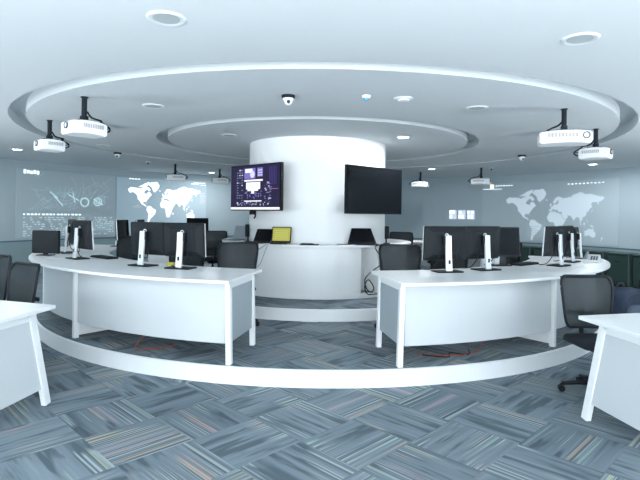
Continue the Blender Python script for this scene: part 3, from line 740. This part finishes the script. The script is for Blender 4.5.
# ------------------------------------------------------------------ foreground desks
def front_desk(s, P, lb):
    """P: plan outline of the top, first point the corner nearest the aisle and platform, going round"""
    root = thing('white_desk', lb, 'desk', (P[0][0], P[0][1], 0), 0, 'white desks on the carpet')
    bm = B(); prism(bm, P, 0.722, 0.75); obj('tabletop', bm, 'white', root, 0.003, world=True)
    c = Vector((sum(p[0] for p in P) / 4, sum(p[1] for p in P) / 4, 0))
    V = [Vector((p[0], p[1], 0)) for p in P]
    def ins(i, k): return V[i] + (c - V[i]) * k
    e = (V[1] - V[0]).normalized(); n_ = Vector((-e.y, e.x, 0)); n_ = n_ if n_.dot(c - V[0]) > 0 else -n_   # inward across the desk
    L_ = (V[1] - V[0]).length
    def prismbar(a, b, w1, w2, nm, mt='leg', bev=0.004):
        d = (b - a).normalized(); x_ = e - d * e.dot(d); x_.normalize(); y_ = d.cross(x_)
        bm = B(); loft(bm, [[p + x_ * i * w1 / 2 + y_ * j * w2 / 2 for i, j in ((-1, -1), (1, -1), (1, 1), (-1, 1))] for p in (a, b)])
        obj(nm, bm, mt, root, bev, world=True)
    i0, i1 = V[0] + n_ * 0.09 + e * 0.16, V[0] + n_ * 0.09 + e * (L_ - 0.16)       # tops of the end legs
    o0, o1 = V[0] + n_ * 0.035 + e * 0.05, V[0] + n_ * 0.035 + e * (L_ - 0.05)      # feet, splayed out
    up = Vector((0, 0, 1))
    for a, b in ((i0, o0), (i1, o1)): prismbar(b + up * 0.001, a + up * 0.70, 0.062, 0.04, 'leg')
    prismbar(i0 + up * 0.68 + e * 0.04, i1 + up * 0.68 - e * 0.04, 0.04, 0.045, 'end_rail')
    for k in (0.25, 0.75):
        bm = B(); p = i0 + (i1 - i0) * k; cyl(bm, (p.x, p.y, 0.711), 0.02, 0.020, 10); obj('spacer', bm, 'silver', root, world=True)
    q = [i0 + up * 0.655 + e * 0.02, i1 + up * 0.655 - e * 0.02, o1 + up * 0.13 + n_ * 0.01 - e * 0.025, o0 + up * 0.13 + n_ * 0.01 + e * 0.025]
    bm = B(); nn = (q[1] - q[0]).cross(q[3] - q[0]).normalized() * 0.008
    loft(bm, [[p - nn for p in q], [p + nn for p in q]]); obj('end_panel', bm, 'panel', root, world=True)
    # the other end
    f3 = V[3] + (V[0] - V[3]).normalized() * 0.08 + e * 0.1; f2 = V[2] + (V[1] - V[2]).normalized() * 0.08 - e * 0.1
    for p in (f3, f2): prismbar(p + up * 0.001, p + up * 0.70, 0.055, 0.04, 'leg')
    prismbar(f3 + up * 0.68, f2 + up * 0.68, 0.04, 0.045, 'end_rail')
    # front modesty panel on the far-from-platform side
    a, b = V[1] - e * 0.12 + n_ * 0.15, V[2] - e * 0.12
    prismbar(a + up * 0.42, b + up * 0.42, 0.02, 0.48, 'modesty_panel', 'panel', 0)
front_desk(-1, [(-2.03, 3.86), (-2.14, 3.05), (-3.75, 3.55), (-3.42, 4.32)], 'white desk with splayed legs beside the two dark chairs, on the carpet')
front_desk(1, [(1.92, 3.70), (2.04, 2.90), (3.62, 3.35), (3.32, 4.06)], 'white desk with splayed legs beside the backpack, on the carpet')

# ------------------------------------------------------------------ office chairs
def chair_proto():
    t = thing('office_chair', '', 'chair')                    # sitter faces -y, backrest at +y
    bm = B(); cyl(bm, (0, 0, 0.10), 0.045, 0.07, 16, 0.032); hub = obj('base_hub', bm, 'frame', t, 0.003)
    for k in range(5):
        a = R(90 + 72 * k); d = Vector((math.cos(a), math.sin(a), 0))
        bm = B(); tube(bm, [d * 0.03 + Vector((0, 0, 0.105)), d * 0.17 + Vector((0, 0, 0.092)), d * 0.30 + Vector((0, 0, 0.070))], [0.026, 0.021, 0.016], 8); obj('base_spoke', bm, 'frame', t, smooth=True)
        bm = B(); p = d * 0.30; sd = Vector((-d.y, d.x, 0))
        for s_ in (-1, 1):
            c = p + sd * 0.016 * s_ + Vector((0, 0, 0.029)); rings = []
            for off in (-0.009, 0.009): rings.append([c + sd * off + 0.028 * (math.cos(2 * math.pi * q / 14) * d + math.sin(2 * math.pi * q / 14) * Vector((0, 0, 1))) for q in range(14)])
            loft(bm, rings)
        cyl(bm, (p.x, p.y, 0.055), 0.010, 0.03, 8); obj('caster', bm, 'black', t)
    bm = B(); cyl(bm, (0, 0, 0.23), 0.030, 0.19, 14, 0.026); cyl(bm, (0, 0, 0.365), 0.017, 0.09, 12); obj('gas_column', bm, 'frame', t)
    bm = B(); box(bm, (0, 0.02, 0.40), (0.20, 0.24, 0.045)); obj('tilt_mechanism', bm, 'frame', t, 0.01)
    bm = B(); o = rrect(0.48, 0.46, 0.09, 5)
    loft(bm, [[(x * 0.90, y * 0.90, 0.424) for x, y in o], [(x, y, 0.437) for x, y in o], [(x, y, 0.460) for x, y in o], [(x * 0.95, y * 0.95, 0.478) for x, y in o], [(x * 0.7, y * 0.7, 0.484) for x, y in o]])
    obj('seat', bm, 'seat', t, smooth=True)
    def S(u, v):
        wd = 0.225 + 0.012 * v - 0.03 * (1 - v) ** 2
        # superellipse-like corners
        x = u * wd; z = 0.54 + v * 0.45
        y = 0.235 + 0.05 * v + 0.03 * math.sin(math.pi * v * 0.9) * -1 + -0.045 * (u * u)
        return Vector((x, y, z))
    out = rrect(2.0, 1.0, 0.22, 6)
    ol = [(max(-1, min(1, x)), y + 0.5) for x, y in out]
    # wide corners in u because the back is wider than tall in parameter space
    bm = B(); tube(bm, [S(u, v) for u, v in ol], 0.014, 8, closed=True); obj('back_frame', bm, 'frame', t, smooth=True)
    bm = B(); n, m_ = 12, 10; g = [[bm.verts.new(S(-1 + 2 * i / n, j / m_) * 1.0) for i in range(n + 1)] for j in range(m_ + 1)]
    for j in range(m_):
        for i in range(n):
            uc, vc = -1 + 2 * (i + 0.5) / n, (j + 0.5) / m_
            du, dv = max(0, abs(uc) - 0.84), max(0, abs(vc - 0.5) - 0.34)
            if du > 0.0 and dv > 0.0 and (du / 0.16) ** 2 + (dv / 0.16) ** 2 > 1.1: continue
            bm.faces.new((g[j][i], g[j][i + 1], g[j + 1][i + 1], g[j + 1][i]))
    bmesh.ops.delete(bm, geom=[v for v in bm.verts if not v.link_faces], context='VERTS')
    obj('back_mesh', bm, 'mesh', t, smooth=True)
    bm = B(); tube(bm, spline([(0, 0.10, 0.395), (0, 0.25, 0.41), (0, 0.295, 0.50), (0, 0.262, 0.64), (0, 0.26, 0.70)]), 0.022, 8); box(bm, (0, 0.258, 0.66), (0.36, 0.018, 0.04)); obj('back_support', bm, 'frame', t, 0.004)
    return t
cp, cu = chair_proto(), []
def chair(r, a, rz, lb, z=0.0, scale=1.0, pt=None):
    p = pol(r, a, z) if pt is None else Vector((pt[0], pt[1], z))
    return place(cp, cu, p, R(rz), lb, 'dark mesh office chairs', scale)
chair(0, 0, -30, 'dark mesh office chair tucked at the white carpet desk before the squat dark display', 0, 0.98, (-2.90, 4.55))
chair(0, 0, -14, 'dark mesh office chair cut off by the picture edge at the white carpet desk', 0, 1.02, (-3.42, 4.92))
chair(0, 0, 2, 'dark mesh office chair behind the white carpet desk, next to the backpack', 0, 0.97, (2.35, 4.17))
chair(0, 0, -88, 'dark office chair turned sideways with a backpack on its seat', 0, 0.93, (3.02, 4.78))
chair(0, 0, -152, 'grey-black mesh chair between the curved desk and the open yellow laptop', H1, 1.0, (-1.02, 5.85))
chair(0, 0, 160, 'grey-black mesh chair between the curved desk and the dark laptop', H1, 1.0, (0.98, 5.86))
chair(0, 0, -118, 'black office chair behind the curved desk near the network projection monitors', H1, 1.0, (-2.80, 7.05))
chair(0, 0, -140, 'black office chair behind the monitor pair on the lit television side', H1, 1.0, (-1.75, 6.30))
chair(0, 0, -150, 'black office chair behind the curved desk at the single black monitor', H1, 0.97, (2.54, 7.12))
chair(0, 0, 150, 'black office chair directly behind the monitor pair by the dark television', H1, 1.0, (1.68, 6.30))
chair(0, 0, 160, 'distant office chair on the far side of the round counter', H1, 1.0, (1.72, 10.3))
chair(0, 0, -160, 'distant office chair beyond the counter under the lit television', H1, 1.0, (-2.05, 9.6))
chair(0, 0, 150, 'distant office chair partly behind the monitor pair by the dark television', H1, 1.0, (2.35, 9.6))

# ------------------------------------------------------------------ far desks (other half of the ring) with monitors
for s, a0, a1, lb in ((-1, 118, 150, 'far curved white desk on the platform, before the bright white map'), (1, 112, 148, 'far curved white desk on the platform, before the small projected blocks')):
    root = thing('far_curved_desk', lb, 'desk', pol(3.75, s * (a0 + a1) / 2, H1), 0, 'far curved desks')
    bm = B(); arc(bm, 3.30, 4.10, s * a0, s * a1, H1 + 0.722, H1 + 0.75, 20); obj('tabletop', bm, 'white', root, world=True)
    bm = B(); arc(bm, 4.00, 4.02, s * (a0 + 1), s * (a1 - 1), H1 + 0.17, H1 + 0.72, 20); obj('front_panel', bm, 'panel', root, world=True)
    for a in (a0 + 0.6, a1 - 0.6):
        bm = B(); arc(bm, 3.40, 3.995, s * a - 0.4, s * a + 0.4, H1 + 0.001, H1 + 0.721, 1); obj('end_panel', bm, 'leg', root, world=True)

# ------------------------------------------------------------------ monitors
def monitor_proto():
    t = thing('desktop_monitor', '', 'monitor')               # screen faces +y, its back faces -y
    W_, H_, zc = 0.48, 0.355, 0.292
    piv = Vector((0, 0.02, zc)); T = Matrix.Translation(piv) @ Matrix.Rotation(R(4), 4, 'X')
    bm = B(); a = rrect(W_, H_, 0.012, 3)
    loft(bm, [[(x, 0.022, z) for x, z in a], [(x, 0.0, z) for x, z in a], [(x * 0.97, -0.012, z * 0.96) for x, z in a], [(x * 0.62, -0.032, z * 0.66) for x, z in a]]); bm.transform(T); obj('casing', bm, 'casing', t)
    bm = B(); box(bm, (0, 0.0225, 0.002), (W_ - 0.03, 0.003, H_ - 0.036)); bm.transform(T); obj('screen', bm, 'screen', t)
    for sx in (-1, 1):
        bm = B(); box(bm, (sx * (W_ / 2 + 0.001), 0.012, 0), (0.004, 0.014, H_ - 0.01)); bm.transform(T); obj('side_trim', bm, 'silver', t)
    bm = B(); n = 18
    lathe(bm, [(0.014, -0.002), (0.022, -0.002), (0.022, 0.002), (0.014, 0.002)], n, c=(0, 0, 0), closed=True); bm.transform(T @ Matrix.Translation((0, -0.034, 0.085)) @ Matrix.Rotation(R(90), 4, 'X')); obj('badge', bm, 'silver', t)
    bm = B(); o = [(-0.034, -0.016), (0.034, -0.016), (0.034, 0.010), (-0.034, 0.010)]
    loft(bm, [[(x, y - 0.075, 0.012) for x, y in o], [(x * 0.94, y - 0.058, 0.20) for x, y in o], [(x * 0.90, y - 0.050, 0.375) for x, y in o]]); st = obj('stand_column', bm, 'silver', t, 0.004)
    bm = B(); prism(bm, rrect(0.022, 0.042, 0.008, 3), -0.001, 0.002); bm.transform(Matrix.Translation((0, -0.086, 0.105)) @ Matrix.Rotation(R(90), 4, 'X')); obj('cable_hole', bm, 'black', st)
    bm = B(); box(bm, (0, -0.036, 0.325), (0.10, 0.035, 0.09)); obj('tilt_hinge', bm, 'black', t, 0.004)
    bm = B(); prism(bm, [(x, y - 0.04) for x, y in rrect(0.29, 0.19, 0.025, 4)], 0.001, 0.013); obj('stand_base', bm, 'casing', t, 0.003)
    bm = B(); tube(bm, spline([(0.05, -0.03, 0.25), (0.09, -0.06, 0.16), (0.06, -0.05, 0.09), (0.02, -0.062, 0.10)]), 0.005, 6); tube(bm, spline([(-0.06, -0.02, 0.22), (-0.10, 0.0, 0.10), (-0.14, 0.05, 0.024), (-0.2, 0.1, 0.014)]), 0.005, 6); obj('cable', bm, 'cable', t)
    return t
mp, mu = monitor_proto(), []
ZD = H1 + 0.75
def monitor(x, y, rz, lb, scale=1.0, grp='monitors on the curved desks'):
    return place(mp, mu, (x, y, ZD), R(rz), lb, grp, scale)
monitor(-1.88, 5.42, -26, 'charcoal monitor seen from behind on a silver stand, next to the black chairs')
monitor(-1.42, 5.20, -17, 'back of a charcoal monitor on the aisle end of the desk below the lit television')
monitor(1.31, 5.19, 13, 'back of a charcoal monitor on the aisle end of the desk below the dark television')
monitor(1.78, 5.43, 24, 'charcoal monitor seen from behind on a silver stand, beside the single black screen')
monitor(2.83, 6.00, 41, 'monitor seen almost edge-on on a silver stand, nearest the black keyboard', 1.0)
monitor(3.24, 6.54, 46, 'monitor seen edge-on in the middle of three by the desk phone', 1.0)
monitor(3.66, 7.14, 56, 'thin edge-on monitor closest to the desk phone', 0.95)
monitor(-2.92, 6.12, -41, 'monitor turned aside on a silver stand with a dark keyboard at its foot', 1.0)
monitor(-3.46, 6.96, -54, 'edge-on monitor on a slim silver stand beside the white paper', 1.0)
monitor(-3.36, 8.45, -92, 'black screen seen from the side beyond the office chairs', 0.95)
monitor(-3.25, 9.00, -86, 'dark screen beyond the chairs, in front of the bright white map', 0.95)
monitor(2.12, 5.86, 196, 'single black screen behind the monitor pair, before a black chair', 0.97)
monitor(-2.72, 11.1, 205, 'distant dark monitor behind the monitor pair, under the white map', 1.0, 'monitors on the far desks')

t = thing('low_monitor', 'squat dark display with its plain back turned, at the far left desk edge', 'monitor', (-3.56, 6.50, ZD), R(-8))
bm = B(); o = rrect(0.385, 0.30, 0.014, 3)
loft(bm, [[(x, 0.018, z + 0.175) for x, z in o], [(x, -0.004, z + 0.175) for x, z in o], [(x * 0.96, -0.016, z * 0.95 + 0.175) for x, z in o]]); obj('casing', bm, 'casing', t)
bm = B(); box(bm, (0, 0.0185, 0.177), (0.355, 0.003, 0.265)); obj('screen', bm, 'screen', t)
bm = B(); prism(bm, rrect(0.20, 0.14, 0.02, 3), 0.001, 0.012); box(bm, (0, 0, 0.03), (0.07, 0.012, 0.04)); obj('foot', bm, 'casing', t, 0.002)

# ------------------------------------------------------------------ laptops and small things on the counter
def laptop(r, a, rz, lb, lid_ang, shell, scr, wd=0.32, hd=0.22, taper=1.0):
    t = thing('laptop', lb, 'laptop', pol(r, a, ZC), R(rz), 'laptops on the round counter')
    bm = B(); prism(bm, rrect(wd, hd, 0.012, 3), 0.001, 0.016); b_ = obj('base', bm, shell, t, 0.002)
    bm = B()
    for i in range(10):
        for j in range(4): box(bm, (-wd * 0.41 + i * wd * 0.091, hd * 0.36 - j * 0.024, 0.0175), (wd * 0.078, 0.019, 0.003))
    obj('keyboard', bm, 'black', b_)
    T = Matrix.Translation((0, hd / 2 - 0.004, 0.017)) @ Matrix.Rotation(R(-lid_ang), 4, 'X')
    bm = B(); prism(bm, [(x, y + hd / 2) for x, y in rrect(wd, hd, 0.010, 3)], -0.008, 0.0)
    for v in bm.verts: v.co.x *= 1 + (taper - 1) * v.co.y / hd
    bm.transform(T @ Matrix.Rotation(R(90), 4, 'X')); l_ = obj('lid', bm, shell, t)
    bm = B(); box(bm, (0, -0.001, hd / 2 + 0.004), (wd - 0.03, 0.0015, hd - 0.035))
    for v in bm.verts: v.co.x *= 1 + (taper - 1) * v.co.z / hd
    bm.transform(T); s_ = obj('screen', bm, scr, l_)
    return t, T, s_
yel = emis('yellow_display', (0.46, 0.48, 0.09), 0.75)
lt, T_, sc_ = laptop(1.40, -24.5, -10, 'open black laptop with a yellow-green screen on the round counter', 14, 'black', yel, 0.29, 0.23)
bm = B()
for k in range(5): box(bm, (0.0, -0.0022, 0.05 + 0.03 * k), (0.22 - 0.02 * (k % 2), 0.0008, 0.004))
bm.transform(T_); obj('screen_lines', bm, emis('screen_pale_lines', (0.80, 0.84, 0.35), 0.8), sc_)
laptop(1.40, -40.5, -28, 'open black laptop with a dark screen next to the yellow screen', 30, 'black', 'screen', 0.30, 0.21)
laptop(1.43, -72, -40, 'grey laptop next to the upright black speaker on the round counter', 16, 'grey', 'grey', 0.32, 0.22)
laptop(1.40, 26.5, 4, 'open black laptop with a dark screen below the dark television', 26, 'black', 'screen', 0.42, 0.24, 0.68)
t = thing('flat_tablet', 'flat black folded tablet lying on the front of the counter', 'tablet', pol(1.46, -5.6, ZC), R(-8))
bm = B(); prism(bm, rrect(0.26, 0.13, 0.02, 3), 0.001, 0.014); obj('tablet_body', bm, 'black', t, 0.003)
bm = B(); prism(bm, [(x - 0.03, y) for x, y in rrect(0.17, 0.10, 0.02, 3)], 0.0145, 0.024); obj('tablet_cover', bm, 'casing', t, 0.003)
t = thing('closed_notebook', 'thin pale closed notebook beside the dark laptop on the counter', 'notebook', pol(1.46, 14.5, ZC), R(10))
bm = B(); prism(bm, rrect(0.24, 0.12, 0.008, 2), 0.001, 0.010); obj('pages', bm, 'paper', t)
bm = B(); prism(bm, rrect(0.25, 0.126, 0.010, 2), 0.0102, 0.0135); obj('cover', bm, 'casing', t)
for a, lb in ((-54, 'slim upright black speaker below the lit television'), (47.5, 'slim upright black speaker below the dark television')):
    t = thing('upright_speaker', lb, 'speaker', pol(1.36, a, ZC), R(a), 'black speakers on the counter')
    bm = B(); prism(bm, rrect(0.09, 0.09, 0.03, 4), 0.001, 0.016); obj('foot', bm, 'black', t, 0.003)
    bm = B(); cyl(bm, (0, 0.01, 0.045), 0.012, 0.06, 10); obj('neck', bm, 'black', t)
    bm = B(); box(bm, (0, 0, 0.17), (0.05, 0.05, 0.19)); obj('speaker_body', bm, 'black', t, 0.006)
    bm = B(); box(bm, (0, -0.027, 0.17), (0.04, 0.004, 0.17)); obj('grille', bm, 'casing', t)

# cables hanging off the counter
def cable(name, lb, pts, r, mt, grp=None):
    bm = B(); tube(bm, spline(pts, 8), r, 7); o = obj(name, bm, mt, smooth=True); tag(o, lb, 'cable', grp); return o
p = lambda r, a, z: tuple(pol(r, a, z))
cable('laptop_cable', 'black cable hanging in a loop from the dark laptop on the counter',
      [p(1.555, 35.5, 1.062), p(1.585, 33, 1.062), p(1.60, 29, 1.03), p(1.60, 31.5, 0.93), p(1.58, 34.5, 0.80), p(1.56, 31, 0.73), p(1.54, 26.5, 0.64), p(1.535, 24.5, 0.55), p(1.54, 26, 0.43), p(1.55, 28.5, 0.395), p(1.56, 29.5, 0.46), p(1.55, 26.5, 0.57), p(1.54, 24.5, 0.49), p(1.54, 26, 0.375), p(1.54, 30, 0.36), p(1.53, 35, 0.362)], 0.008, 'cable')
cable('laptop_cable', 'dark cable hanging from the yellow laptop towards the chair', [p(1.57, -27, 1.062), p(1.62, -27.5, 1.05), p(1.64, -32, 0.96), p(1.63, -37, 0.85), p(1.62, -39, 0.70), p(1.61, -40, 0.6)], 0.009, 'greycable')
cable('thin_cable', 'thin pale cable hanging down the counter panel below the yellow laptop', [p(1.58, -26, 1.06), p(1.62, -26.5, 1.04), p(1.61, -29, 0.90), p(1.59, -31.5, 0.78), p(1.58, -35, 0.68), p(1.58, -38, 0.50)], 0.005, 'greycable')
cable('floor_cable', 'orange cable loop on the floor below the left curved desk panel',
      [p(3.80, -27.0, 0.26), p(3.86, -27.3, 0.20), p(3.95, -26.9, 0.162), p(3.97, -25.6, 0.158), p(3.93, -24.2, 0.158), p(3.82, -23.2, 0.158), p(3.7, -22.6, 0.16)], 0.005, 'orange')
cable('floor_cable', 'red-orange cable lying on the floor below the right curved desk panel',
      [p(3.75, 14.5, 0.158), p(3.84, 17.0, 0.158), p(3.90, 20, 0.158), p(3.88, 22.5, 0.158), p(3.80, 24.8, 0.165), p(3.70, 26.5, 0.22), p(3.6, 27.0, 0.32)], 0.005, 'orange')
cable('floor_cable', 'dark cable bundle on the floor below the right curved desk panel', [p(3.80, 15, 0.159), p(3.92, 18, 0.159), p(3.80, 19.5, 0.159), p(3.90, 21.5, 0.159), p(3.74, 23.5, 0.159)], 0.006, 'cable')

# ------------------------------------------------------------------ small things on the curved desks
def keyboard(r, a, rz, lb):
    t = thing('keyboard', lb, 'keyboard', pol(r, a, ZD), R(rz), 'keyboards on the curved desks')
    bm = B(); prism(bm, rrect(0.44, 0.15, 0.012, 3), 0.001, 0.018); obj('keyboard_body', bm, 'black', t, 0.003)
    bm = B()
    for i in range(15):
        for j in range(5): box(bm, (-0.20 + i * 0.0285, -0.055 + j * 0.027, 0.021), (0.024, 0.022, 0.008))
    obj('keys', bm, 'casing', t)
keyboard(3.42, 46.5, -140, 'black keyboard lying before the edge-on monitors on the right')
keyboard(3.45, -51, 140, 'black keyboard at the foot of the monitor turned aside on the left')
t = thing('desk_phone', 'pale grey desk phone near the rounded end of the right curved desk', 'phone', pol(4.02, 63.0, ZD), R(-35))
bm = B(); loft(bm, [[(-0.10, -0.11, 0.001), (0.10, -0.11, 0.001), (0.10, 0.10, 0.001), (-0.10, 0.10, 0.001)], [(-0.09, -0.10, 0.025), (0.09, -0.10, 0.025), (0.09, 0.09, 0.095), (-0.09, 0.09, 0.095)]]); obj('phone_body', bm, 'edge', t, 0.005)
bm = B(); tube(bm, spline([(-0.06, -0.09, 0.055), (-0.06, -0.03, 0.085), (-0.06, 0.04, 0.108), (-0.06, 0.09, 0.115)]), 0.018, 8); obj('handset', bm, 'grey', t, smooth=True)
bm = B()
for i in range(3):
    for j in range(4): box(bm, (0.0 + i * 0.03, -0.07 + j * 0.028, 0.036 + j * 0.0103), (0.02, 0.016, 0.012))
obj('dial_keys', bm, 'casing', t)
bm = B(); prism(bm, [(x, y) for x, y in rrect(0.30, 0.21, 0.003, 1)], 0.001, 0.005); bm.transform(Matrix.Translation(pol(4.0, -56, ZD)) @ Matrix.Rotation(R(-50), 4, 'Z')); tag(obj('paper_sheets', bm, 'paper'), 'white sheets of paper on the desk beside the squat dark display', 'paper')
t = thing('sticky_notes', 'small pad of yellow notes between the two left monitors', 'note pad', pol(3.36, -28.6, ZD), R(20))
bm = B(); box(bm, (0, 0, 0.016), (0.11, 0.09, 0.030)); obj('note_block', bm, 'yellowpaper', t, 0.002)
bm = B(); box(bm, (0.004, 0.003, 0.0325), (0.105, 0.085, 0.002)); obj('top_sheet', bm, 'yellowpaper', t)

# ------------------------------------------------------------------ backpack on the chair behind the right white desk
t = thing('backpack', 'dark blue-grey backpack on a chair behind the white desk', 'backpack', (2.91, 4.74, 0.452), R(22)); t.scale = (0.95, 0.95, 0.88)
def bagring(y, k): 
    o = []
    for i in range(24):
        a = 2 * math.pi * i / 24; c_, s_ = math.cos(a), math.sin(a)
        ex = 0.55
        o.append((0.175 * k * math.copysign(abs(c_) ** ex, c_), y, 0.215 + 0.205 * k * math.copysign(abs(s_) ** ex, s_)))
    return o
bm = B(); loft(bm, [bagring(0.09, 0.80), bagring(0.075, 0.97), bagring(0.0, 1.0), bagring(-0.07, 0.96), bagring(-0.10, 0.80)]); obj('main_body', bm, 'bag', t, smooth=True)
bm = B(); o = [(x, z + 0.14) for x, z in rrect(0.25, 0.22, 0.09, 6)]
loft(bm, [[(x, -0.085, z) for x, z in o], [(x * 0.98, -0.125, z) for x, z in o], [(x * 0.85, -0.140, 0.14 + (z - 0.14) * 0.85) for x, z in o]]); obj('front_pocket', bm, 'bagpad', t, smooth=True)
bm = B(); tube(bm, [(0.130 * math.cos(R(a)), -0.100, 0.17 + 0.195 * math.sin(R(a))) for a in range(0, 181, 10)], 0.007, 6); obj('zip', bm, 'bagdark', t, smooth=True)
bm = B(); tube(bm, [(0.145 * math.cos(R(a)), -0.062, 0.18 + 0.225 * math.sin(R(a))) for a in range(0, 181, 10)], 0.010, 6); obj('piping', bm, 'bagpad', t, smooth=True)
bm = B(); tube(bm, spline([(-0.045, 0.06, 0.40), (-0.03, 0.06, 0.45), (0.03, 0.06, 0.45), (0.045, 0.06, 0.40)]), 0.011, 6); obj('carry_loop', bm, 'bagdark', t, smooth=True)
bm = B()
for sx in (-1, 1): tube(bm, spline([(sx * 0.08, 0.09, 0.38), (sx * 0.11, 0.14, 0.30), (sx * 0.12, 0.13, 0.15), (sx * 0.14, 0.08, 0.05)]), 0.018, 6)
obj('shoulder_straps', bm, 'bagdark', t, smooth=True)
bm = B(); box(bm, (0, -0.142, 0.15), (0.05, 0.004, 0.022)); obj('badge', bm, 'silver', t)
